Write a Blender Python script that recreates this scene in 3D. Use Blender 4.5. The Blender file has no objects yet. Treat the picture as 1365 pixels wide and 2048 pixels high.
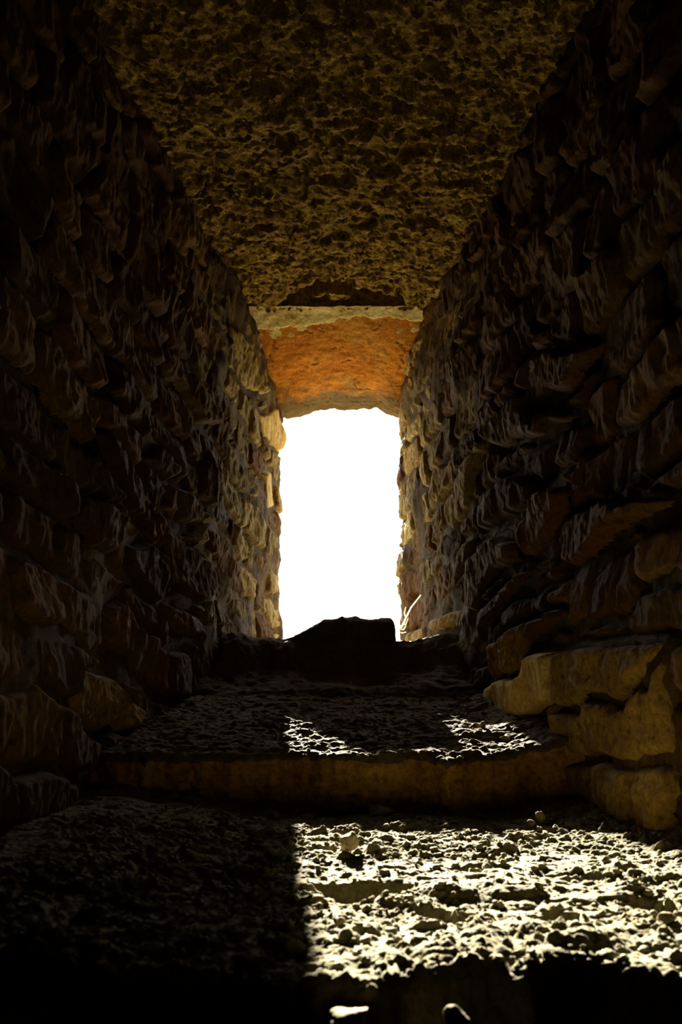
import bpy, math, random
import numpy as np
from mathutils import Vector, Matrix

# ------------------------------------------------------------------ camera, sky, sun, exposure
scene = bpy.context.scene
COL = scene.collection
F_PX, CX, CY = 1600.0, 682.5, 1024.0
PITCH = math.radians(11.3)
CP, SP = math.cos(PITCH), math.sin(PITCH)

cam_d = bpy.data.cameras.new('camera')
cam = bpy.data.objects.new('camera', cam_d)
COL.objects.link(cam)
cam_d.sensor_fit = 'VERTICAL'
cam_d.sensor_height = 36.0
cam_d.sensor_width = 24.0
cam_d.lens = F_PX / 2048.0 * 36.0
cam_d.clip_start = 0.02
cam.rotation_euler = (math.pi / 2 + PITCH, 0, 0)
cam_d.dof.use_dof = True
cam_d.dof.focus_distance = 2.0
cam_d.dof.aperture_fstop = 7.0
scene.camera = cam

SKY = 7.0
SUN = 95.0
world = bpy.data.worlds.new('sky')
scene.world = world
world.use_nodes = True
bg = world.node_tree.nodes['Background']
bg.inputs['Color'].default_value = (1.0, 0.98, 0.92, 1)
bg.inputs['Strength'].default_value = SKY

SUN_DIR = Vector((0.093, -1.0, -0.35)).normalized()       # the way the light travels
sun_d = bpy.data.lights.new('sun', 'SUN')
sun_d.energy = SUN
sun_d.angle = math.radians(0.55)
sun_d.color = (1.0, 0.93, 0.74)
sun = bpy.data.objects.new('sun', sun_d)
COL.objects.link(sun)
sun.rotation_euler = SUN_DIR.to_track_quat('-Z', 'Y').to_euler()
sun.location = (-1, 12, 5)

vs = scene.view_settings
vs.view_transform = 'Standard'
vs.look = 'None'
vs.gamma = 1.0
vs.exposure = 0.0
vs.use_curve_mapping = False

# ------------------------------------------------------------------ helpers
rng = np.random.RandomState(7)
random.seed(7)
PERM = np.random.RandomState(11).permutation(4096).astype(np.int32)
VALS = np.random.RandomState(12).uniform(-1, 1, 4096).astype(np.float32)


def noise3(x, y, z):
    """smooth value noise in -1..1"""
    x, y, z = np.broadcast_arrays(np.asarray(x, np.float32), np.asarray(y, np.float32), np.asarray(z, np.float32))
    xi, yi, zi = np.floor(x).astype(np.int32), np.floor(y).astype(np.int32), np.floor(z).astype(np.int32)
    u, v, w = x - xi, y - yi, z - zi
    u = u * u * u * (u * (u * 6 - 15) + 10)
    v = v * v * v * (v * (v * 6 - 15) + 10)
    w = w * w * w * (w * (w * 6 - 15) + 10)

    def h(a, b, c):
        return VALS[PERM[(PERM[(PERM[a & 4095] + b) & 4095] + c) & 4095]]
    r = 0
    for dz in (0, 1):
        pz = w if dz else 1 - w
        for dy in (0, 1):
            py = v if dy else 1 - v
            a0 = h(xi, yi + dy, zi + dz)
            a1 = h(xi + 1, yi + dy, zi + dz)
            r = r + pz * py * (a0 + (a1 - a0) * u)
    return r


def fbm(x, y, z, octaves=4, gain=0.5, ridged=False):
    r, a, f = 0, 1.0, 1.0
    for i in range(octaves):
        n = noise3(x * f + 17.3 * i, y * f + 5.1 * i, z * f + 9.7 * i)
        if ridged:
            n = 1 - 2 * np.abs(n)
        r = r + a * n
        a *= gain
        f *= 2.03
    return r


def domes(x, y, seed, fill=0.6, radius=0.62):
    """clods: rounded bumps of uneven height on a jittered grid, 0..1"""
    x, y = np.broadcast_arrays(np.asarray(x, np.float32), np.asarray(y, np.float32))
    xi, yi = np.floor(x).astype(np.int32), np.floor(y).astype(np.int32)
    out = np.zeros(x.shape, np.float32)
    for i in (-1, 0, 1):
        for j in (-1, 0, 1):
            a, b = xi + i, yi + j
            h = PERM[(PERM[(a + seed * 37) & 4095] + b) & 4095]
            jx, jy, jh, jr = VALS[h], VALS[(h + 911) & 4095], VALS[(h + 1733) & 4095], VALS[(h + 2601) & 4095]
            d = ((x - a - 0.5 - 0.42 * jx) ** 2 + (y - b - 0.5 - 0.42 * jy) ** 2) / (radius * (0.75 + 0.25 * jr)) ** 2
            amp = np.clip((jh + 1) / 2 - (1 - fill), 0, 1) / fill
            out = np.maximum(out, amp * np.sqrt(np.clip(1 - d, 0, 1)))
    return out


def sstep(a, b, x):
    t = np.clip((x - a) / (b - a), 0, 1)
    return t * t * (3 - 2 * t)


def pix_dir(px, py):
    a, b = (px - CX) / F_PX, (CY - py) / F_PX
    return np.array([a, CP - b * SP, SP + b * CP])


def at_depth(px, py, Y):
    d = pix_dir(px, py)
    return d * (Y / d[1])


def mesh_obj(name, verts, faces, mat, parent=None, smooth=True):
    me = bpy.data.meshes.new(name)
    verts = np.asarray(verts, np.float32)
    me.vertices.add(len(verts))
    me.vertices.foreach_set('co', verts.ravel())
    if isinstance(faces, np.ndarray):
        k = faces.shape[1]
        n = len(faces)
        me.loops.add(n * k)
        me.loops.foreach_set('vertex_index', faces.astype(np.int32).ravel())
        me.polygons.add(n)
        me.polygons.foreach_set('loop_start', np.arange(0, n * k, k, dtype=np.int32))
    else:
        n = len(faces)
        flat, st, c = [], [], 0
        for f in faces:
            st.append(c)
            flat += list(f)
            c += len(f)
        me.loops.add(len(flat))
        me.loops.foreach_set('vertex_index', flat)
        me.polygons.add(n)
        me.polygons.foreach_set('loop_start', st)
    me.update(calc_edges=True)
    me.polygons.foreach_set('use_smooth', [smooth] * n)
    me.validate()
    me.update()
    o = bpy.data.objects.new(name, me)
    COL.objects.link(o)
    if mat:
        me.materials.append(mat)
    if parent:
        o.parent = parent
    return o


def tag(o, label, cat, group=None, kind=None):
    o['label'] = label
    o['category'] = cat
    if group:
        o['group'] = group
    if kind:
        o['kind'] = kind
    return o


def grid_faces(nu, nv, flip=False):
    i = np.arange(nu * nv).reshape(nu, nv)
    a, b, c, d = i[:-1, :-1].ravel(), i[1:, :-1].ravel(), i[1:, 1:].ravel(), i[:-1, 1:].ravel()
    return np.stack([a, d, c, b] if flip else [a, b, c, d], 1)


def box_verts(x0, x1, y0, y1, z0, z1):
    v = [(x, y, z) for x in (x0, x1) for y in (y0, y1) for z in (z0, z1)]
    f = [(0, 1, 3, 2), (4, 6, 7, 5), (0, 4, 5, 1), (2, 3, 7, 6), (0, 2, 6, 4), (1, 5, 7, 3)]
    return v, f


# ------------------------------------------------------------------ materials
def stone_mat(name, cols, scale=6.0, streak=1.0, spread=0.0, alt=None, pits=0.5, bump=0.5, fine=90.0, rough=0.95, pitcol=None, stain=None):
    """cols: three tones mixed by noise; alt: tone that single stones lean to by their own random number"""
    m = bpy.data.materials.new(name)
    m.use_nodes = True
    nt = m.node_tree
    N, L = nt.nodes, nt.links
    bsdf = N['Principled BSDF']
    bsdf.inputs['Roughness'].default_value = rough
    bsdf.inputs['Specular IOR Level'].default_value = 0.12
    tc = N.new('ShaderNodeTexCoord')
    mp = N.new('ShaderNodeMapping')
    mp.inputs['Scale'].default_value = (1, 1, streak)
    L.new(tc.outputs['Object'], mp.inputs['Vector'])

    def noise(s, det=6, r=0.6, vec=mp):
        n = N.new('ShaderNodeTexNoise')
        n.inputs['Scale'].default_value = s
        n.inputs['Detail'].default_value = det
        n.inputs['Roughness'].default_value = r
        L.new(vec.outputs[0] if vec is mp else vec.outputs['Object'], n.inputs['Vector'])
        return n

    def ramp(src, stops):
        r = N.new('ShaderNodeValToRGB')
        e = r.color_ramp.elements
        while len(e) < len(stops):
            e.new(0.5)
        for k, (p, c) in enumerate(stops):
            e[k].position = p
            e[k].color = (*c, 1) if len(c) == 3 else c
        L.new(src, r.inputs['Fac'])
        return r

    def mix(kind, fac, a, b):
        x = N.new('ShaderNodeMix')
        x.data_type = 'RGBA'
        x.blend_type = kind
        for sock, val in ((x.inputs[0], fac), (x.inputs[6], a), (x.inputs[7], b)):
            if isinstance(val, (int, float)):
                sock.default_value = val
            elif isinstance(val, tuple):
                sock.default_value = (*val, 1)
            else:
                L.new(val, sock)
        return x.outputs[2]
    nA = noise(scale, 5, 0.6)
    base = ramp(nA.outputs['Fac'], [(0.30, cols[0]), (0.50, cols[1]), (0.70, cols[2])]).outputs['Color']
    if alt:
        oi = N.new('ShaderNodeObjectInfo')
        f = N.new('ShaderNodeMath')
        f.operation = 'MULTIPLY'
        f.inputs[1].default_value = spread
        L.new(oi.outputs['Random'], f.inputs[0])
        base = mix('MIX', f.outputs[0], base, alt)
        sw = N.new('ShaderNodeMath')
        sw.operation = 'MULTIPLY_ADD'
        sw.inputs[1].default_value = 7.13
        sw.inputs[2].default_value = 0.0
        L.new(oi.outputs['Random'], sw.inputs[0])
        fr = N.new('ShaderNodeMath')
        fr.operation = 'FRACT'
        L.new(sw.outputs[0], fr.inputs[0])
        val = ramp(fr.outputs[0], [(0.0, (0.55, 0.55, 0.55)), (1.0, (1.25, 1.2, 1.15))]).outputs['Color']
        base = mix('MULTIPLY', 1.0, base, val)
    nB = noise(fine, 4, 0.7)
    grain = ramp(nB.outputs['Fac'], [(0.3, (0.45, 0.43, 0.40)), (0.62, (1.15, 1.12, 1.1))]).outputs['Color']
    base = mix('MULTIPLY', 0.85, base, grain)
    nC = noise(scale * 5.5, 8, 0.68, tc)
    pit = ramp(nC.outputs['Fac'], [(0.36, (1, 1, 1)), (0.46, (0, 0, 0))]).outputs['Color']
    pc = N.new('ShaderNodeMath')
    pc.operation = 'MULTIPLY'
    pc.inputs[1].default_value = pits
    L.new(pit, pc.inputs[0])
    base = mix('MIX', pc.outputs[0], base, pitcol or tuple(c * 0.3 for c in cols[0]))
    if stain:
        # old soot and lichen stain along the outer edge: lo/hi limits in metres, ragged by noise
        lo, hi, scol = stain
        sx = N.new('ShaderNodeSeparateXYZ')
        L.new(tc.outputs['Object'], sx.inputs[0])
        nS = noise(11.0, 7, 0.65, tc)
        ad = N.new('ShaderNodeMath')
        ad.operation = 'MULTIPLY_ADD'
        ad.inputs[1].default_value = 0.45
        L.new(nS.outputs['Fac'], ad.inputs[0])
        L.new(sx.outputs['Y'], ad.inputs[2])
        mr = N.new('ShaderNodeMapRange')
        mr.inputs[1].default_value = lo + 0.225
        mr.inputs[2].default_value = hi + 0.225
        L.new(ad.outputs[0], mr.inputs[0])
        base = mix('MIX', mr.outputs[0], base, scol)
    L.new(base, bsdf.inputs['Base Color'])
    hsum = N.new('ShaderNodeMath')
    hsum.operation = 'MULTIPLY_ADD'
    hsum.inputs[1].default_value = 0.6
    L.new(nB.outputs['Fac'], hsum.inputs[0])
    L.new(nC.outputs['Fac'], hsum.inputs[2])
    bp = N.new('ShaderNodeBump')
    bp.inputs['Strength'].default_value = bump
    bp.inputs['Distance'].default_value = 0.006
    L.new(hsum.outputs[0], bp.inputs['Height'])
    L.new(bp.outputs['Normal'], bsdf.inputs['Normal'])
    return m


M = {}
M['wall'] = stone_mat('rubble_stone', ((0.052, 0.023, 0.0035), (0.102, 0.056, 0.011), (0.160, 0.104, 0.027)), 5.0, 0.45, 0.75, (0.085, 0.034, 0.007), 0.65, 0.8, 110)
M['lichen'] = stone_mat('lichened_lit_stone', ((0.15, 0.10, 0.025), (0.27, 0.22, 0.075), (0.36, 0.32, 0.15)), 9.0, 0.35, 0.5, (0.19, 0.10, 0.03), 0.8, 0.9, 120)  # lichen tone, raised against the wall stone to carry daylight near the opening
M['mortar'] = stone_mat('old_mortar', ((0.032, 0.016, 0.004), (0.066, 0.039, 0.009), (0.14, 0.096, 0.029)), 9.0, 0.6, pits=0.75, bump=0.9)
M['plaster'] = stone_mat('pale_plaster', ((0.30, 0.20, 0.05), (0.46, 0.33, 0.10), (0.54, 0.41, 0.15)), 7.0, 0.8, pits=0.35, bump=0.5)
M['ochre'] = stone_mat('ochre_plaster_bounce_lit', ((0.12, 0.065, 0.012), (0.22, 0.135, 0.030), (0.30, 0.20, 0.055)), 9.0, 0.8, pits=0.6, bump=0.9)  # rough plaster, made paler to hold bounce light from the sunlit step
M['lime'] = stone_mat('pale_lime_mortar', ((0.40, 0.31, 0.10), (0.52, 0.44, 0.18), (0.60, 0.53, 0.26)), 9.0, 0.8, pits=0.4, bump=0.6)
M['slab'] = stone_mat('conglomerate', ((0.13, 0.078, 0.010), (0.29, 0.19, 0.028), (0.52, 0.38, 0.085)), 38.0, 1.0, pits=0.95, bump=1.0, fine=120, pitcol=(0.015, 0.008, 0.002))
M['lintel'] = stone_mat('red_sandstone', ((0.34, 0.115, 0.008), (0.42, 0.165, 0.013), (0.46, 0.26, 0.05)), 7.0, 1.0, pits=0.5, bump=0.6, fine=110, pitcol=(0.14, 0.045, 0.008), stain=(3.31, 3.47, (0.085, 0.058, 0.026)))
M['earth'] = stone_mat('dry_crumbly_earth', ((0.125, 0.104, 0.046), (0.162, 0.142, 0.075), (0.192, 0.178, 0.108)), 14.0, 1.0, pits=0.35, bump=0.8, fine=170)
M['tread'] = stone_mat('brown_tread_shaded', ((0.075, 0.050, 0.02), (0.11, 0.082, 0.036), (0.145, 0.118, 0.06)), 9.0, 1.0, pits=0.55, bump=0.8)  # darker copy of the riser brown: shade on the tread put into colour
M['riser'] = stone_mat('brown_riser_lit', ((0.20, 0.095, 0.016), (0.34, 0.18, 0.030), (0.42, 0.26, 0.06)), 9.0, 1.0, pits=0.55, bump=0.8)  # brighter copy of the tread brown: bounce light put into colour
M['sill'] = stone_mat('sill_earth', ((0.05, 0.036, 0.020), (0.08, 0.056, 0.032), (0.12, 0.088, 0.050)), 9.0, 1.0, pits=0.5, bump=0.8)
M['rock'] = stone_mat('loose_rock', ((0.16, 0.125, 0.06), (0.20, 0.165, 0.09), (0.24, 0.205, 0.12)), 20.0, 1.0, 0.3, (0.16, 0.10, 0.035), 0.2, 0.5, 200)
M['pale'] = stone_mat('pale_rock', ((0.26, 0.21, 0.11), (0.32, 0.27, 0.16), (0.38, 0.33, 0.21)), 20.0, 1.0, pits=0.2, bump=0.5, fine=200)
M['twig'] = stone_mat('dry_twig', ((0.35, 0.28, 0.16), (0.42, 0.35, 0.21), (0.48, 0.4, 0.24)), 30.0, 1.0, pits=0.0, bump=0.1)
_n, _l = M['twig'].node_tree.nodes, M['twig'].node_tree.links
_t, _m = _n.new('ShaderNodeBsdfTranslucent'), _n.new('ShaderNodeMixShader')      # thin dry straw lets light through
_t.inputs['Color'].default_value = (0.85, 0.80, 0.62, 1)
_m.inputs[0].default_value = 0.6
_l.new(_n['Principled BSDF'].outputs[0], _m.inputs[1])
_l.new(_t.outputs[0], _m.inputs[2])
_l.new(_m.outputs[0], _n['Material Output'].inputs['Surface'])
M['dark'] = stone_mat('low_bounce_stone', ((0.014, 0.009, 0.005), (0.02, 0.014, 0.007), (0.03, 0.02, 0.01)), 4.0, 1.0, pits=0.3, bump=0.3)  # near-black so the unseen room throws little bounce light back
M['ground'] = stone_mat('dry_ground', ((0.40, 0.33, 0.18), (0.46, 0.39, 0.23), (0.52, 0.46, 0.29)), 0.3, 1.0, pits=0.1, bump=0.1)


# ------------------------------------------------------------------ the splayed side walls
def prof(pts):
    a = np.array(sorted(pts))
    return lambda q: np.interp(q, a[:, 0], a[:, 1])


W_TOP = {1: prof([(-0.2, .74), (0.5, .665), (1.0, .61), (1.74, .515), (2.5, .405), (2.93, .345), (3.5, .272), (3.7, .26)]),
         -1: prof([(-0.2, .74), (0.5, .665), (1.0, .61), (1.74, .522), (2.5, .420), (2.93, .365), (3.5, .275), (3.7, .26)])}
BATTER = {1: 0.035, -1: 0.05}


def wall_x(side, Y, z):
    """distance of the wall face from the middle line"""
    b = BATTER[side] * np.clip((0.45 - z) / 0.65, 0, 1) * (1 - sstep(1.3, 1.95, Y))
    return W_TOP[side](Y) - b


def hit_wall(side, px, py):
    d = pix_dir(px, py)
    t = np.linspace(0.15, 4.6, 900)
    P = d[None, :] * t[:, None]
    g = side * P[:, 0] - wall_x(side, P[:, 1], P[:, 2])
    k = int(np.argmax(g > 0)) if (g > 0).any() else len(t) - 1
    return P[k, 1], P[k, 2]


def crop(pts, s, ox, oy):
    return [(ox + x / s, oy + y / s) for x, y in pts]


H2 = 2.275
HERO = {1: [
    (crop([(300, 1060), (310, 920), (380, 760), (490, 620), (500, 700), (440, 820), (420, 930), (340, 1070)], H2, 765, 600), 'wall', .040),
    (crop([(490, 600), (640, 430), (720, 500), (860, 500), (900, 560), (760, 600), (530, 700)], H2, 765, 600), 'wall', .045),
    (crop([(670, 380), (700, 240), (1040, 150), (1000, 280), (860, 420), (680, 490)], H2, 765, 600), 'wall', .035),
    (crop([(450, 960), (490, 850), (600, 770), (730, 830), (700, 900), (620, 970), (460, 1060)], H2, 765, 600), 'wall', .035),
    (crop([(640, 990), (750, 870), (860, 850), (850, 990), (740, 1130), (680, 1180)], H2, 765, 600), 'wall', .042),
    (crop([(835, 1230), (830, 1000), (930, 930), (1100, 900), (1365, 830), (1300, 940), (1000, 1140), (880, 1230)], H2, 765, 600), 'wall', .05),
    (crop([(235, 1340), (270, 1220), (440, 1060), (440, 1130), (380, 1310), (250, 1390)], H2, 765, 600), 'wall', .035),
    (crop([(370, 1290), (440, 1150), (520, 1060), (650, 1080), (660, 1200), (500, 1290), (450, 1450), (400, 1400)], H2, 765, 600), 'wall', .045),
    (crop([(245, 1510), (240, 1440), (370, 1380), (420, 1440), (430, 1470), (260, 1530)], H2, 765, 600), 'wall', .035),
    (crop([(455, 1560), (460, 1420), (640, 1260), (820, 1130), (800, 1200), (650, 1330), (520, 1480), (480, 1580)], H2, 765, 600), 'wall', .04),
    (crop([(235, 1590), (300, 1540), (460, 1490), (480, 1580), (330, 1690), (280, 1660)], H2, 765, 600), 'wall', .04),
    (crop([(525, 1620), (560, 1530), (690, 1440), (710, 1580), (700, 1660), (560, 1740)], H2, 765, 600), 'ochre', .06),
    (crop([(700, 1540), (720, 1440), (860, 1400), (900, 1420), (770, 1540), (710, 1580)], H2, 765, 600), 'wall', .05),
    (crop([(350, 1720), (440, 1660), (520, 1620), (530, 1700), (460, 1800), (350, 1800)], H2, 765, 600), 'wall', .04),
    (crop([(520, 460), (550, 370), (610, 320), (700, 350), (850, 300), (860, 420), (720, 540), (600, 550), (530, 520)], H2, 765, 1200), 'plaster', .065),
    (crop([(880, 300), (980, 210), (1280, 200), (1280, 400), (1100, 460), (980, 480), (880, 480)], H2, 765, 1200), 'ochre', .05),
    (crop([(450, 440), (470, 300), (525, 250), (525, 400)], H2, 765, 1200), 'wall', .045),
    ([(1030, 1452), (1090, 1442), (1150, 1412), (1190, 1420), (1195, 1525), (1135, 1535), (1075, 1495)], 'ochre', .05),
    ([(1205, 1412), (1270, 1392), (1364, 1380), (1364, 1515), (1290, 1522), (1208, 1525)], 'ochre', .05),
    ([(1140, 1545), (1200, 1535), (1285, 1532), (1295, 1680), (1220, 1640)], 'ochre', .05),
    ([(1298, 1532), (1364, 1525), (1364, 1700), (1305, 1690)], 'ochre', .05),
], -1: [
    (crop([(745, 1010), (800, 1080), (920, 1230), (920, 1340), (860, 1390), (740, 1260), (730, 1100)], H2, 0, 600), 'wall', .04),
    (crop([(890, 1020), (960, 1050), (1080, 1230), (1090, 1340), (1040, 1330), (920, 1180)], H2, 0, 600), 'wall', .035),
    (crop([(1040, 990), (1130, 1120), (1120, 1180), (1070, 1200), (1020, 1110)], H2, 0, 600), 'wall', .035),
    (crop([(950, 1350), (1000, 1370), (1080, 1530), (1060, 1580), (960, 1480), (930, 1400)], H2, 0, 600), 'wall', .035),
    (crop([(900, 1500), (930, 1510), (1030, 1650), (1030, 1780), (900, 1790), (860, 1640)], H2, 0, 600), 'wall', .04),
    (crop([(560, 1090), (640, 1080), (730, 1250), (720, 1400), (640, 1350), (540, 1200)], H2, 0, 600), 'wall', .035),
    (crop([(720, 1340), (800, 1370), (890, 1460), (880, 1560), (780, 1530), (720, 1440)], H2, 0, 600), 'wall', .03),
    (crop([(870, 750), (920, 720), (940, 860), (930, 960), (870, 870)], H2, 0, 600), 'wall', .035),
    (crop([(760, 850), (830, 850), (880, 940), (860, 1050), (790, 1000)], H2, 0, 600), 'wall', .03),
    (crop([(690, 630), (770, 740), (780, 800), (720, 860), (640, 730)], H2, 0, 600), 'wall', .03),
    (crop([(740, 200), (790, 190), (880, 360), (960, 480), (970, 590), (900, 560), (820, 400), (750, 300)], H2, 0, 600), 'wall', .04),
    (crop([(310, 900), (400, 870), (510, 960), (490, 1150), (390, 1120), (300, 1000)], H2, 0, 600), 'wall', .04),
    (crop([(420, 600), (520, 660), (660, 900), (650, 1060), (560, 960), (440, 740)], H2, 0, 600), 'wall', .035),
    (crop([(450, 1380), (540, 1320), (590, 1460), (570, 1640), (480, 1600)], H2, 0, 600), 'wall', .03),
    (crop([(470, 480), (560, 460), (780, 560), (900, 640), (930, 760), (900, 870), (650, 890), (520, 830), (460, 700)], 3.41, 0, 1200), 'ochre', .014),
    (crop([(1030, 120), (1060, 100), (1140, 260), (1190, 420), (1110, 440), (1040, 300)], H2, 0, 600), 'lichen', .035),
    (crop([(1040, 480), (1080, 520), (1070, 620), (1040, 600)], H2, 0, 600), 'wall', .03),
    (crop([(1170, 500), (1240, 480), (1280, 620), (1270, 700), (1200, 640)], H2, 0, 600), 'plaster', .035),
    (crop([(1180, 780), (1240, 760), (1240, 950), (1190, 960)], H2, 0, 600), 'plaster', .03),
    (crop([(1010, 640), (1060, 680), (1150, 830), (1100, 900), (1030, 800)], H2, 0, 600), 'wall', .03),
]}


def inside(poly, Y, Z):
    r = np.zeros(Y.shape, bool)
    n = len(poly)
    for i in range(n):
        (x0, y0), (x1, y1) = poly[i], poly[(i + 1) % n]
        if y0 == y1:
            continue
        c = ((y0 > Z) != (y1 > Z)) & (Y < (x1 - x0) * (Z - y0) / (y1 - y0) + x0)
        r ^= c
    return r


Y0, Y1, Z0, Z1, STEP = 0.6, 3.52, -0.50, 1.48, 0.0045
TILT = {1: -0.09, -1: -0.16}


def macro(side, Y, Z):
    return 0.016 * fbm(Y * 2.2 + 40 * side, Z * 2.2, 3.3, 2) + 0.008 * fbm(Y * 7 + 11, Z * 7, side * 5.0, 2)


def build_wall(side):
    sname = 'right' if side > 0 else 'left'
    r = np.random.RandomState(31 if side > 0 else 57)
    ny, nz = int((Y1 - Y0) / STEP) + 1, int((Z1 - Z0) / STEP) + 1
    ys, zs = Y0 + STEP * np.arange(ny), Z0 + STEP * np.arange(nz)
    Y, Z = np.meshgrid(ys, zs, indexing='ij')
    Yw = Y + 0.020 * fbm(Y * 10, Z * 10, 2.2 + side, 3, .5)
    Zw = Z + 0.016 * fbm(Y * 10 + 31, Z * 10, 7.2 + side, 3, .5)
    # courses of stones: seeds in tilted rows
    seeds = []
    row, v = 0, -1.2
    while v < 2.0:
        hh = r.uniform(0.085, 0.15)
        u = -0.5 + r.uniform(0, .2)
        while u < 4.0:
            ll = r.uniform(0.13, 0.32)
            seeds.append((u + ll / 2, v + hh / 2 + r.uniform(-.015, .015), ll, hh))
            u += ll
        v += hh
        row += 1
    U, V = Yw, Zw - TILT[side] * (Yw - 2.0)
    best = np.full(Y.shape, 1e9)
    ids = np.full(Y.shape, -1, np.int32)
    for k, (su, sv, ll, hh) in enumerate(seeds):
        i0, i1 = int((su - .5 - Y0) / STEP), int((su + .5 - Y0) / STEP)
        i0, i1 = max(i0, 0), min(i1, ny)
        if i1 <= i0:
            continue
        sl = slice(i0, i1)
        d = (np.abs(U[sl] - su) / ll) ** 2.6 + (np.abs(V[sl] - sv) / hh) ** 2.6
        m = d < best[sl]
        best[sl] = np.where(m, d, best[sl])
        ids[sl] = np.where(m, k, ids[sl])
    info = {k: ('wall', r.uniform(0.006, 0.030)) for k in range(len(seeds))}
    base = len(seeds)
    for j, (poly, mt, pr) in enumerate(HERO[side]):
        pw = [hit_wall(side, *p) for p in poly]
        msk = inside(pw, Yw, Zw)
        ids[msk] = base + j
        info[base + j] = (mt, pr)
    # the plastered foot of the right wall is one close-set mass: let its blocks grow until they meet
    if side > 0:
        foot = inside([hit_wall(side, *p) for p in ((985, 1335), (1100, 1300), (1362, 1270), (1364, 1690), (1290, 1680), (1120, 1560), (1000, 1450))], Y, Z)
        for _ in range(60):
            for ax in (0, 1):
                for sh in (1, -1):
                    nb = np.roll(ids, sh, ax)
                    m = foot & (ids < base) & (nb >= base)
                    ids[m] = nb[m]
    else:
        foot = np.zeros(ids.shape, bool)
    # distance to the joint, in cells
    pad = np.pad(ids, 1, constant_values=-9)
    c = pad[1:-1, 1:-1]
    edge = (pad[:-2, 1:-1] != c) | (pad[2:, 1:-1] != c) | (pad[1:-1, :-2] != c) | (pad[1:-1, 2:] != c)
    dist = np.zeros(ids.shape, np.float32)
    cur = ~edge
    for k in range(12):
        dist += cur
        p = np.pad(cur, 1)
        if k % 2:
            cur = cur & p[:-2, 1:-1] & p[2:, 1:-1] & p[1:-1, :-2] & p[1:-1, 2:]
        else:
            cur = cur & p[:-2, 1:-1] & p[2:, 1:-1] & p[1:-1, :-2] & p[1:-1, 2:] & p[:-2, :-2] & p[2:, 2:] & p[:-2, 2:] & p[2:, :-2]
    rough = 0.008 * fbm(Y * 14, Z * 9, 4.4 * side, 4, 0.6) + 0.003 * fbm(Y * 50, Z * 22, 1.4 * side, 3, 0.6, True)
    mac = macro(side, Y, Z)
    wx = wall_x(side, Y, Z)
    # backing of mortar and rubble core: face, outer return and inner return
    st = 3
    Yb, Zb = Y[::st, ::st], Z[::st, ::st]
    hb = -0.010 + 0.015 * sstep(2.0, 2.7, Yb) + mac[::st, ::st] + 0.014 * fbm(Yb * 6 + 3, Zb * 6, 8.8, 5, 0.62) + 0.022 * foot[::st, ::st]
    xb = wx[::st, ::st] - hb
    nyb, nzb = Yb.shape
    grid = np.stack([side * xb, Yb, Zb], -1)
    far = grid[-1:].copy()
    rows = [grid]
    for ex, ey in ((0.02, 3.56), (0.30, 3.60), (3.2, 3.60)):
        q = far.copy()
        q[..., 0] = side * (0.27 + ex)
        q[..., 1] = ey
        rows.append(q)
    pre = []
    for ex, ey in ((3.2, -0.25), (0.78, -0.25)):
        q = grid[:1].copy()
        q[..., 0] = side * ex
        q[..., 1] = ey
        pre.append(q)
    G = np.concatenate(pre + rows, 0)
    lo, hi = G[:, :1].copy(), G[:, -1:].copy()
    lo[..., 2] = -1.75
    hi[..., 2] = 2.7
    G = np.concatenate([lo, G, hi], 1)
    wall = mesh_obj('wall_' + sname, G.reshape(-1, 3), grid_faces(G.shape[0], G.shape[1], side < 0), M['mortar'])
    tag(wall, ('rough rubble stone side wall of the window recess, brown blocks beside the orange lintel, on the %s' % sname), 'wall', kind='structure')
    # stones
    order = np.argsort(ids.ravel(), kind='stable')
    sid = ids.ravel()[order]
    starts = np.searchsorted(sid, np.unique(sid))
    for k, a, b in zip(np.unique(sid), starts, list(starts[1:]) + [len(sid)]):
        if b - a < 80 or k < 0:
            continue
        mt, pr = info[int(k)]
        idx = order[a:b]
        ii, jj = np.unravel_index(idx, ids.shape)
        i0, i1, j0, j1 = ii.min(), ii.max() + 1, jj.min(), jj.max() + 1
        sl = (slice(i0, i1), slice(j0, j1))
        mask = ids[sl] == k
        dm = dist[sl]
        if dm[mask].max() < 2:
            continue
        yc, zc = Y[sl][mask].mean(), Z[sl][mask].mean()
        ta, tb = r.uniform(-.10, .10), r.uniform(-.13, .13)
        R = r.uniform(2.5, 4.8)
        if mt == 'ochre' and side > 0:
            R, pr, ta, tb = 2.2, 0.042, ta * .3, tb * .3
        pr = pr * (0.75 if yc < 2.4 else 0.5)
        if mt == 'wall' and yc > 2.35 and r.uniform() < (0.75 if yc > 2.7 else .35):
            mt = 'lichen'  # lichen by the opening; its paler tone also stands in for light falloff
        p = 1 - (1 - np.clip(dm / R, 0, 1)) ** 2.2
        h = -0.034 + (pr + 0.034) * p + (ta * (Y[sl] - yc) + tb * (Z[sl] - zc) + rough[sl]) * p + mac[sl]
        if mt == 'plaster':
            h = h - rough[sl] * p * 0.5
        elif mt == 'ochre':
            h = h + rough[sl] * p * 0.5
        x = side * (wx[sl] - h)
        vid = np.full(mask.shape, -1, np.int64)
        vid[mask] = np.arange(mask.sum())
        verts = np.stack([x[mask], Y[sl][mask], Z[sl][mask]], 1)
        q = np.stack([vid[:-1, :-1], vid[1:, :-1], vid[1:, 1:], vid[:-1, 1:]], -1).reshape(-1, 4)
        q = q[(q >= 0).all(1)]
        if len(q) < 20:
            continue
        # ease the stepped outline
        ea = np.concatenate([q[:, [0, 1]], q[:, [1, 2]], q[:, [2, 3]], q[:, [3, 0]]])
        n = len(verts)
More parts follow.
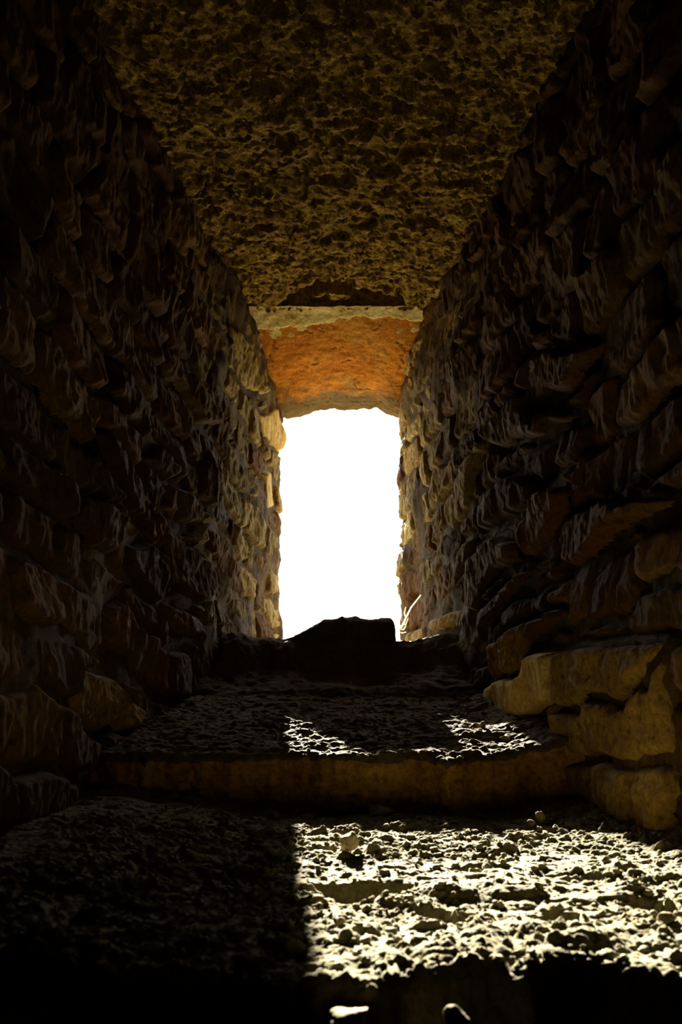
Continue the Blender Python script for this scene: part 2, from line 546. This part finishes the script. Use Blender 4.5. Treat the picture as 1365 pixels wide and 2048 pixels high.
        for _ in range(6):
            acc, cnt = np.zeros((n, 3)), np.zeros(n)
            for c in range(3):
                acc[:, c] = np.bincount(ea[:, 0], verts[ea[:, 1], c], n) + np.bincount(ea[:, 1], verts[ea[:, 0], c], n)
            cnt = np.bincount(ea[:, 0], minlength=n) + np.bincount(ea[:, 1], minlength=n)
            w = np.where(dm[mask] < 4, 0.6, 0.08)[:, None]
            verts = np.where(cnt[:, None] > 0, verts * (1 - w) + w * acc / np.maximum(cnt, 1)[:, None], verts)
        if side < 0:
            q = q[:, ::-1]
        mesh_obj('stone', verts, np.ascontiguousarray(q), M[mt], wall)
    return wall


wall_right = build_wall(1)
wall_left = build_wall(-1)

# ------------------------------------------------------------------ steps and sill
GROUND_Z = -1.7


def z_tread_low(x, Y):
    """surface of the lower, sunlit step"""
    z = -0.266 + 0.0 * x
    z = z + 0.012 * np.exp(-((Y - 1.45) / 0.10) ** 2 - ((x - 0.12) / 0.22) ** 2)
    z = z + 0.03 * sstep(0.28, 0.6, x)
    z = z + 0.035 * sstep(-0.10, -0.42, x)
    z = z + 0.009 * fbm(x * 6, Y * 9, 1.5, 2)
    # hollows with a sharp far lip
    for cx, cy, rx, ry, dp in ((0.03, 1.10, .070, .032, .026), (0.235, .965, .05, .026, .034), (0.13, .99, .045, .014, .018), (0.38, 1.0, .03, .016, .016), (0.33, 1.12, .04, .010, .010), (0.17, 1.19, .03, .014, .012)):
        dx = (x - cx + 0.025 * fbm(x * 18, Y * 18, cx * 50, 3)) / rx
        dy = (Y - cy + 0.030 * fbm(x * 16 + 9, Y * 20, cx * 50, 4, .6)) / ry
        z = z - dp * sstep(1.15, 0.55, np.sqrt(dx * dx + np.where(dy > 0, dy * dy * 1.6, dy * dy * .35)))
    return z


def rough_low(x, Y):
    wx, wy = x + 0.008 * noise3(x * 40, Y * 40, 1), Y + 0.006 * noise3(x * 40, Y * 40, 5)
    n = 0.0035 * fbm(x * 15, Y * 26, 3.5, 3, 0.55)
    n = n + 0.0100 * domes(wx * 24, wy * 40, 1, .32)
    n = n + 0.0058 * domes(wx * 55, wy * 85, 2, .5)
    n = n + 0.0026 * domes(x * 130, Y * 180, 3, .6)
    n = n + 0.0012 * fbm(x * 180, Y * 230, 9.1, 2, 0.65)
    smooth = sstep(0.1, 0.6, fbm(x * 4, Y * 6, 21.0, 2) + 0.10)
    return n * (1 - 0.5 * smooth) - 0.004


def edge_low(x):
    px = np.array([-0.7, -0.12, -0.02, 0.05, 0.10, 0.15, 0.17, 0.20, 0.24, 0.26, 0.30, 0.34, 0.40, 0.7])
    yy = np.array([.80, .79, .765, .775, .815, .80, .77, .815, .825, .82, .78, .775, .785, .79])
    return np.interp(x, px, yy) + 0.010 * fbm(x * 30, 0, 2.0, 3)


def step_mesh(name, x0, x1, dx, edge, yback, dy, zfun, rfun, drop, mat, undercut=0.0, riser=None, ledge=lambda x, d: 0.0):
    xs = np.arange(x0, x1 + dx / 2, dx)
    nb = int((yback - float(np.mean(edge(xs)))) / dy)
    t = np.linspace(0, 1, nb)
    e = edge(xs)
    X, T = np.meshgrid(xs, t, indexing='ij')
    Yt = e[:, None] + T * (yback - e[:, None])
    Zt = zfun(X, Yt) + rfun(X, Yt)
    rnd = np.clip(1 - (Yt - e[:, None]) / 0.02, 0, 1)
    Zt = Zt - 0.010 * rnd ** 2
    nr = max(int(drop / dy / 1.3), 20)
    s = np.linspace(1, 0, nr, endpoint=False)
    Xr, S = np.meshgrid(xs, s, indexing='ij')
    ztop = Zt[:, :1]
    Zr = ztop - S * drop
    Yr = e[:, None] - 0.006 * np.sin(np.clip(S * drop / 0.03, 0, 1) * math.pi / 2) + undercut * S - ledge(Xr, S * drop)
    nf = sstep(0, 0.08, S)
    Yr = Yr + nf * (0.010 * fbm(Xr * 12, Zr * 16, 5.0, 4, 0.55) + 0.004 * fbm(Xr * 50, Zr * 60, 2.0, 3, 0.6))
    G = np.stack([np.concatenate([Xr, X], 1), np.concatenate([Yr, Yt], 1), np.concatenate([Zr, Zt], 1)], -1)
    o = mesh_obj(name, G.reshape(-1, 3), grid_faces(G.shape[0], G.shape[1]), mat)
    if riser:
        o.data.materials.append(riser)  # lit copy for the riser faces, shaded copy stays on the tread
        mi = np.tile((np.arange(G.shape[1] - 1) < nr - 1).astype(np.int32), G.shape[0] - 1)
        o.data.polygons.foreach_set('material_index', mi)
    return o


low = step_mesh('stone_step', -0.70, 0.70, 0.0023, edge_low, 1.80, 0.0021, z_tread_low, rough_low, 0.62, M['earth'], ledge=lambda x, d: 0.10 * sstep(0.024, 0.040, d + 0.006 * noise3(x * 35, d * 0, 3)) * sstep(0.30, 0.16, x))
tag(low, 'broad lower step of dry crumbly earth and stone in bright sunlight', 'step', 'steps up to the window', 'structure')


def edge_up(x):
    px = np.array([-0.6, -0.30, -0.12, 0.0, 0.08, 0.14, 0.21, 0.25, 0.3, 0.36, 0.6])
    yy = np.array([1.70, 1.70, 1.705, 1.68, 1.69, 1.70, 1.655, 1.69, 1.70, 1.71, 1.71])
    return np.interp(x, px, yy) + 0.012 * fbm(x * 18, 0, 7.0, 3)


def z_tread_up(x, Y):
    z = -0.166 + 0.148 * (Y - 1.69)
    z = z + 0.03 * sstep(0.33, 0.5, x) + 0.006 * fbm(x * 8, Y * 10, 4.5, 2)
    return z


def rough_up(x, Y):
    n = 0.004 * fbm(x * 12, Y * 28, 13.5, 3, 0.55) + 0.0062 * domes(x * 34, Y * 60, 6, .4)
    return n + 0.003 * domes(x * 90, Y * 130, 7, .5) + 0.0012 * fbm(x * 130, Y * 150, 19.1, 2, 0.6)


up = step_mesh('stone_step', -0.6, 0.6, 0.003, edge_up, 2.42, 0.003, z_tread_up, rough_up, 0.16, M['tread'], 0.02, M['riser'])
tag(up, 'narrow upper step with a brown shaded riser and two small sunlit patches', 'step', 'steps up to the window', 'structure')

# sill: rubble slope under the opening, its top and its outer face
xs = np.arange(-0.5, 0.501, 0.006)
pts = [(2.33, -.12), (2.42, -.05), (2.58, .0), (2.665, .095), (2.69, .112), (2.73, .100), (3.0, .06), (3.54, .0), (3.62, -0.1), (3.62, -1.75)]
pp = np.array(pts)
pp[:6, 0] -= 0.05
seg = np.concatenate([[0], np.cumsum(np.hypot(*np.diff(pp[:-1], axis=0).T))])
t = np.arange(0, seg[-1], 0.006)
Yp, Zp = np.interp(t, seg, pp[:-1, 0]), np.interp(t, seg, pp[:-1, 1])
X, Yg = np.meshgrid(xs, Yp, indexing='ij')
Zg = np.broadcast_to(Zp, X.shape)
nn = 0.010 * fbm(X * 9, Yg * 9, 3.0, 4, 0.55) + 0.003 * fbm(X * 40, Yg * 40, 6.0, 3, 0.6)
bank = 0.012 * sstep(0.22, 0.34, X) * sstep(2.4, 2.6, Yg) * sstep(3.3, 2.8, Yg) + 0.015 * sstep(-.22, -.34, X) * sstep(2.4, 2.6, Yg)
G = np.stack([X, Yg - 0.5 * nn, Zg + nn + bank], -1)
lastrow = G[:, -1:].copy()
lastrow[..., 1] = 3.62
lastrow[..., 2] = -1.75
G = np.concatenate([G, lastrow], 1)
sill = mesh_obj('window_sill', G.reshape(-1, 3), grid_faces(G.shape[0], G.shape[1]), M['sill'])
tag(sill, 'dark shaded earth and rubble sill below the bright opening', 'sill', kind='structure')

# ------------------------------------------------------------------ lintel and ceiling slab
LZ = prof([(2.86, 1.405), (2.93, 1.387), (3.2, 1.293), (3.5, 1.190), (3.56, 1.172)])
xs = np.arange(-0.5, 0.501, 0.005)
ys = np.arange(2.90, 3.5601, 0.005)
X, Yg = np.meshgrid(xs, ys, indexing='ij')
Zg = LZ(Yg) + 0.004 * fbm(X * 7, Yg * 7, 2.0, 3) + 0.0022 * fbm(X * 40, Yg * 40, 5.0, 3, 0.6)
crk = np.abs(fbm(X * 9, Yg * 13, 33.0, 3))
Zg = Zg + 0.009 * sstep(0.04, 0.0, crk) * sstep(-0.2, 0.2, noise3(X * 12, Yg * 12, 3))
# the broken outer edge hangs lower at both ends
lip = np.interp(xs, [-.5, -.27, -.19, -.10, -.04, 0.04, 0.12, 0.17, 0.22, 0.27, 0.5], [-.05, -.05, -.035, .0, .004, -.010, .004, .004, -.03, -.05, -.05]) + 0.006 * fbm(xs * 30, 0, 1.0, 3)
Zg = Zg + (lip[:, None] + 0.026) * sstep(3.30, 3.54, Yg)
G = np.stack([X, Yg, Zg], -1)
a, b = G[:, -1:].copy(), G[:, -1:].copy()
a[..., 1] += 0.02
a[..., 2] += 0.05
b[..., 1] += 0.03
b[..., 2] = 1.72
c = b.copy()
c[..., 1] = 2.90
d0 = G[:, :1].copy()
G = np.concatenate([c, G, a, b, c], 1)
lintel = mesh_obj('lintel', G.reshape(-1, 3), grid_faces(G.shape[0], G.shape[1], True), M['lintel'])
tag(lintel, 'orange red sandstone lintel over the bright opening', 'lintel', kind='structure')

# mortar smeared along the inner edge of the lintel
xs = np.arange(-0.42, 0.4201, 0.005)
ys = np.arange(2.89, 3.08, 0.005)
X, Yg = np.meshgrid(xs, ys, indexing='ij')
lim = 2.985 + 0.02 * np.interp(xs, [-.4, -.25, -.1, .1, .25, .4], [1.5, 1.6, .4, -.9, -.5, .4]) + 0.012 * fbm(xs * 22, 0, 3.0, 4, .6)
th = 0.010 * sstep(0.0, 0.02, lim[:, None] - Yg) - 0.004
Zg = LZ(Yg) - th + 0.003 * fbm(X * 30, Yg * 30, 15.0, 3)
G = np.stack([X, Yg, Zg], -1)
strip = mesh_obj('mortar_strip', G.reshape(-1, 3), grid_faces(len(xs), len(ys), True), M['lime'], lintel)
strip['label'] = 'pale yellow mortar band along the inner edge of the lintel'

# big conglomerate slab
xs = np.arange(-0.82, 0.821, 0.0047)
ys = np.arange(0.95, 2.915, 0.0045)
X, Yg = np.meshgrid(xs, ys, indexing='ij')
Zg = 1.392 + 0.012 * fbm(X * 3, Yg * 3, 1.0, 2)
pit = fbm(X * 48, Yg * 48, 4.0, 3, 0.65)
Zg = Zg + 0.007 * fbm(X * 16, Yg * 16, 2.0, 3, .6) + 0.014 * sstep(0.30, 0.8, pit)
Zg = Zg - 0.010 * domes(X * 34, Yg * 34, 4, .25) - 0.006 * domes(X * 85, Yg * 85, 5, .4)
Zg = Zg + 0.0025 * fbm(X * 110, Yg * 110, 8.0, 2, .6)
big = fbm(X * 13, Yg * 13, 44.0, 2)
Zg = Zg + 0.022 * sstep(0.62, 0.95, big)
# broken-out hollow above the lintel
arch = np.interp(X, [-.30, -.22, -.15, -.07, 0.02, .12, .22, .30], [2.97, 2.84, 2.765, 2.70, 2.715, 2.76, 2.82, 2.97]) + 0.015 * fbm(X * 20, Yg * 20, 3.0, 3)
u = Yg - arch
dep = 0.13 * sstep(0.0, 0.012, u) * sstep(0.105, 0.085, u + 0.02 * noise3(X * 30, Yg * 30, 4))
dep = dep + 0.02 * sstep(0.08, 0.11, u)
arch2 = np.interp(X, [-.1, 0.0, .1, .2, .29], [2.99, 2.855, 2.835, 2.845, 2.99]) + 0.008 * fbm(X * 24, Yg * 24, 3.0, 3)
dep = np.maximum(dep, 0.12 * sstep(0.0, 0.01, Yg - arch2))
dep = dep * sstep(2.90, 2.89, Yg)
Zg = Zg + dep
G = np.stack([X, Yg, Zg], -1)
f0, f1 = G[:, :1].copy(), G[:, -1:].copy()
e0, e1 = f0.copy(), f0.copy()
e0[..., 1] = -0.25
e0[..., 2] = 1.40
e1[..., 1] = -0.25
e1[..., 2] = 2.65
g1 = f1.copy()
g1[..., 2] = 2.65
G = np.concatenate([e1, e0, G, g1], 1)
ceiling = mesh_obj('ceiling', G.reshape(-1, 3), grid_faces(G.shape[0], G.shape[1], True), M['slab'])
tag(ceiling, 'pitted conglomerate ceiling slab rising over the window recess', 'ceiling', kind='structure')

# masonry above the lintel, and the unseen room behind, coloured near-black against bounce light
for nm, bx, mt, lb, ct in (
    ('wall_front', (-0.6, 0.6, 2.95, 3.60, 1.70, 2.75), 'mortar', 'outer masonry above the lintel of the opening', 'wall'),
    ('wall_back', (-3.2, 3.2, -4.4, -4.1, -1.8, 2.7), 'dark', 'wall of the room facing the window, darkened to absorb bounce light', 'wall'),
    ('wall_room_left', (-3.4, -3.1, -4.4, 3.7, -1.8, 2.75), 'dark', 'side wall of the room, on the left, darkened to absorb bounce light', 'wall'),
    ('wall_room_right', (3.1, 3.4, -4.4, 3.7, -1.8, 2.75), 'dark', 'side wall of the room, on the right, darkened to absorb bounce light', 'wall'),
    ('ceiling_room', (-3.4, 3.4, -4.4, 3.62, 2.62, 2.9), 'dark', 'ceiling of the room behind the recess, darkened to absorb bounce light', 'ceiling'),
    ('floor', (-3.4, 3.4, -4.4, 1.2, -1.9, -1.6), 'dark', 'stone floor of the room below the steps, darkened to absorb bounce light', 'floor'),
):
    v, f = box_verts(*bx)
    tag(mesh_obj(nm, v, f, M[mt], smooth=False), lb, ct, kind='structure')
# wall below the lower step
v, f = box_verts(-0.85, 0.85, 0.83, 1.2, -1.7, -0.6)
tag(mesh_obj('wall_lower', v, f, M['mortar'], smooth=False), 'rubble wall carrying the lower step', 'wall', kind='structure')
v, f = box_verts(-60, 60, 3.5, 120, -2.0, GROUND_Z)
tag(mesh_obj('ground', v, f, M['ground'], smooth=False), 'dry sunlit ground outside the wall', 'ground', kind='structure')


# ------------------------------------------------------------------ loose stones
def ico(sub=3):
    import bmesh
    bm = bmesh.new()
    bmesh.ops.create_icosphere(bm, subdivisions=sub, radius=1.0)
    v = np.array([p.co[:] for p in bm.verts])
    f = np.array([[q.index for q in p.verts] for p in bm.faces])
    bm.free()
    return v, f


ICO3, ICO2 = ico(4), ico(2)


def rock_verts(dims, seed, base=ICO3, chips=9, rough=.08):
    r = np.random.RandomState(seed)
    v = base[0].copy()
    for _ in range(chips):
        n = r.normal(size=3)
        n /= np.linalg.norm(n)
        k = r.uniform(.55, .85)
        dd = v @ n - k
        v = v - np.outer(np.clip(dd, 0, None), n)
    s = seed * 3.7
    v = v * (1 + rough * fbm(v[:, 0] * 2.5 + s, v[:, 1] * 2.5, v[:, 2] * 2.5, 4, .55))[:, None]
    a = r.uniform(0, 6.28)
    R = np.array([[math.cos(a), -math.sin(a), 0], [math.sin(a), math.cos(a), 0], [0, 0, 1]])
    v = v @ R.T
    v = v / np.abs(v).max(0)
    return v * np.array(dims) / 2


def surf_low(x, Y):
    return z_tread_low(x, Y) + rough_low(x, Y)


def surf_up(x, Y):
    return z_tread_up(x, Y) + rough_up(x, Y)


def hit_floor(px, py, surf, y0, y1):
    d = pix_dir(px, py)
    P = d[None, :] * (np.arange(y0, y1, 0.004) / d[1])[:, None]
    g = P[:, 2] <= surf(P[:, 0], P[:, 1])
    return P[int(np.argmax(g))] if g.any() else P[-1]


def add_rock(name, px, py, w_px, h_px, surf, y0, y1, seed, label, cat='stone', mat='rock', group=None, depth=None, sink=.15):
    """px, py: foot of the stone in the photograph; sizes in photo pixels"""
    p = hit_floor(px, py, surf, y0, y1)
    k = (p[1] * CP + p[2] * SP) / F_PX
    w, h = w_px * k, h_px * k
    v = rock_verts((w, depth or w * .85, h), seed)
    o = mesh_obj(name, v, ICO3[1], M[mat])
    o.location = (p[0], p[1] + w * .3, p[2] + h * (.5 - sink))
    tag(o, label, cat, group)
    return o


LO = (surf_low, 0.8, 1.78)
UP = (surf_up, 1.70, 2.4)
add_rock('rock', 697, 1704, 46, 40, *LO, 3, 'pale rounded rock at the shaded left edge of the sunlit lower step', mat='pale', sink=.08)
add_rock('rock', 1081, 1648, 26, 28, *LO, 5, 'larger of two pale stones lying together near the right wall on the lower step')
add_rock('rock', 1064, 1658, 19, 20, *LO, 8, 'smaller of two pale stones lying together near the right wall on the lower step')
add_rock('rock', 946, 1475, 20, 14, *UP, 12, 'small pale stone on the right sunlit patch of the upper step')
add_rock('rock', 632, 1812, 46, 20, *LO, 14, 'flat pale stone at the shadow edge below the dark hollow')
add_rock('rock', 680, 1850, 26, 15, *LO, 15, 'brown pebble below the dark hollow of the lower step')
add_rock('rock', 545, 1640, 28, 22, *LO, 17, 'dim brown stone in the shade on the left of the lower step')
add_rock('rock', 760, 1632, 60, 22, *LO, 19, 'wide low stone at the foot of the brown riser', depth=.06)
add_rock('rock', 1112, 1830, 34, 22, *LO, 23, 'rounded stone in the dark hollow on the right of the lower step')
add_rock('rock', 1340, 1850, 40, 24, *LO, 25, 'dark low stone by the right edge of the lower step')
add_rock('rock', 720, 1862, 24, 16, *LO, 27, 'small brown stone right of the pebble below the hollow')
add_rock('rock', 795, 1885, 24, 15, *LO, 29, 'small brown stone in the middle of the lower step near its front')
add_rock('rock', 1012, 1484, 22, 14, *UP, 31, 'brown stone at the right end of the upper step patch')
add_rock('rock', 968, 1458, 12, 18, *UP, 33, 'small upright stone in the shade behind the right sunlit patch')

# two small stones on the ledge below the broken front of the lower step
for px, py, dims, sd, lb in ((912, 2018, (.024, .024, .022), 41, 'small stone on the dark ledge below the lower step, its top in the sun'),
                             (702, 2040, (.040, .035, .022), 43, 'wider stone on the dark ledge at the bottom edge, below the lower step')):
    p = at_depth(px, py, 0.735)
    o = mesh_obj('rock', rock_verts(dims, sd), ICO3[1], M['rock'])
    o.location = (p[0], 0.735, -0.283)
    tag(o, lb, 'stone')

# boulder on the sill: outline against the sky
px_t = np.array([580, 590, 603, 618, 632, 645, 668, 692, 715, 738, 762, 782, 788, 791])
py_t = np.array([1284, 1268, 1262, 1254, 1246, 1238, 1236, 1232, 1233, 1237, 1235, 1235, 1242, 1262])
top = np.array([at_depth(a, b, 2.67) for a, b in zip(px_t, py_t)])
nx = 110
xg = np.linspace(top[0, 0], top[-1, 0], nx)
zt = np.interp(xg, top[:, 0], top[:, 2]) + 0.0025 * fbm(xg * 60, 0, 4.0, 3)
ring_y = np.array([2.65, 2.635, 2.63, 2.635, 2.65, 2.67, 2.76, 2.90, 2.98, 3.02, 3.03])
ring_f = np.array([-.3, .2, .55, .80, .93, 1.0, .985, .95, .85, .5, -.3])
V = []
for i in range(nx):
    zb = 0.085
    for j in range(len(ring_y)):
        e = 0.02 * float(noise3(xg[i] * 30, ring_f[j] * 4, ring_y[j] * 9)) * (0 if ring_f[j] == 1 else .6)
        V.append((xg[i] + (0 if ring_f[j] == 1 else e * .3), ring_y[j] + e, zb + (zt[i] - zb) * ring_f[j] + (0 if ring_f[j] == 1 else e * .2)))
F = [tuple(q) for q in grid_faces(nx, len(ring_y))]
F += [tuple(range(len(ring_y)))[::-1], tuple((nx - 1) * len(ring_y) + j for j in range(len(ring_y)))]
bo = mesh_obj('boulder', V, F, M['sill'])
tag(bo, 'dark flat topped block of stone on the sill against the white sky', 'boulder')

# dry twig caught in the right foot of the opening
import bmesh


def tube(bm, pts, r0, r1, n=6):
    prev = None
    P = [Vector(p) for p in pts]
    for i, p in enumerate(P):
        d = (P[min(i + 1, len(P) - 1)] - P[max(i - 1, 0)]).normalized()
        s = d.orthogonal().normalized()
        u = d.cross(s)
        r = r0 + (r1 - r0) * i / (len(P) - 1)
        ring = [bm.verts.new(p + r * (math.cos(k * 2 * math.pi / n) * s + math.sin(k * 2 * math.pi / n) * u)) for k in range(n)]
        if prev:
            for k in range(n):
                bm.faces.new((prev[k], prev[(k + 1) % n], ring[(k + 1) % n], ring[k]))
        else:
            bm.faces.new(ring[::-1])
        prev = ring
    bm.faces.new(prev)


def twig(name, lines, Yd, r0, r1, parent=None):
    bm = bmesh.new()
    for ln in lines:
        tube(bm, [at_depth(a, b, Yd + c) for a, b, c in ln], r0, r1)
    me = bpy.data.meshes.new(name)
    bm.to_mesh(me)
    bm.free()
    me.materials.append(M['twig'])
    o = bpy.data.objects.new(name, me)
    COL.objects.link(o)
    if parent:
        o.parent = parent
    return o


tw = bpy.data.objects.new('dry_twig', None)
COL.objects.link(tw)
tag(tw, 'dry pale twig with thin side shoots in the right corner of the sill', 'twig')
twig('stem', [[(796, 1262, 0), (806, 1250, .01), (812, 1236, .02), (822, 1216, .03), (842, 1190, .04)]], 2.75, .0042, .0016, tw)
twig('shoot', [[(806, 1250, .01), (813, 1248, .0), (817, 1236, .0), (818, 1224, .01)]], 2.75, .0026, .0012, tw)
twig('shoot', [[(800, 1258, 0), (808, 1259, -.01), (813, 1250, -.01), (818, 1238, -.01)]], 2.75, .0026, .0012, tw)
twig('shoot', [[(812, 1236, .02), (809, 1226, .03), (812, 1214, .03)]], 2.75, .0022, .001, tw)
twig('shoot', [[(798, 1262, 0), (804, 1266, -.01), (813, 1264, -.02)]], 2.75, .0024, .001, tw)

# crumbs of earth and grit on both steps
r = np.random.RandomState(99)


def grit(name, n, surf, xr, yr, label, smin, smax, edge):
    V, F, c = [], [], 0
    bv, bf = ICO2
    X = r.uniform(*xr, n)
    Yv = r.uniform(*yr, n)
    Zs = surf(X, Yv)
    for i in range(n):
        if Yv[i] < edge(np.array([X[i]]))[0] + .01:
            continue
        s = smin + (smax - smin) * r.uniform() ** 4
        v = bv * (1 + .35 * r.uniform(-1, 1, (len(bv), 1)))
        v = v * np.array([s * r.uniform(.8, 1.6), s, s * r.uniform(.5, .9)]) / 2
        a = r.uniform(0, 6.28)
        v[:, :2] = v[:, :2] @ np.array([[math.cos(a), math.sin(a)], [-math.sin(a), math.cos(a)]])
        V.append(v + [X[i], Yv[i], Zs[i] + s * .15])
        F.append(bf + c)
        c += len(bv)
    o = mesh_obj(name, np.concatenate(V), np.concatenate(F), M['earth'])
    tag(o, label, 'grit', kind='stuff')


grit('grit', 2200, surf_low, (-.35, .42), (.8, 1.7), 'loose crumbs of dry earth strewn over the lower step', .002, .012, edge_low)
grit('grit', 500, surf_up, (-.36, .36), (1.69, 2.3), 'loose crumbs of dry earth strewn over the upper step', .002, .010, edge_up)
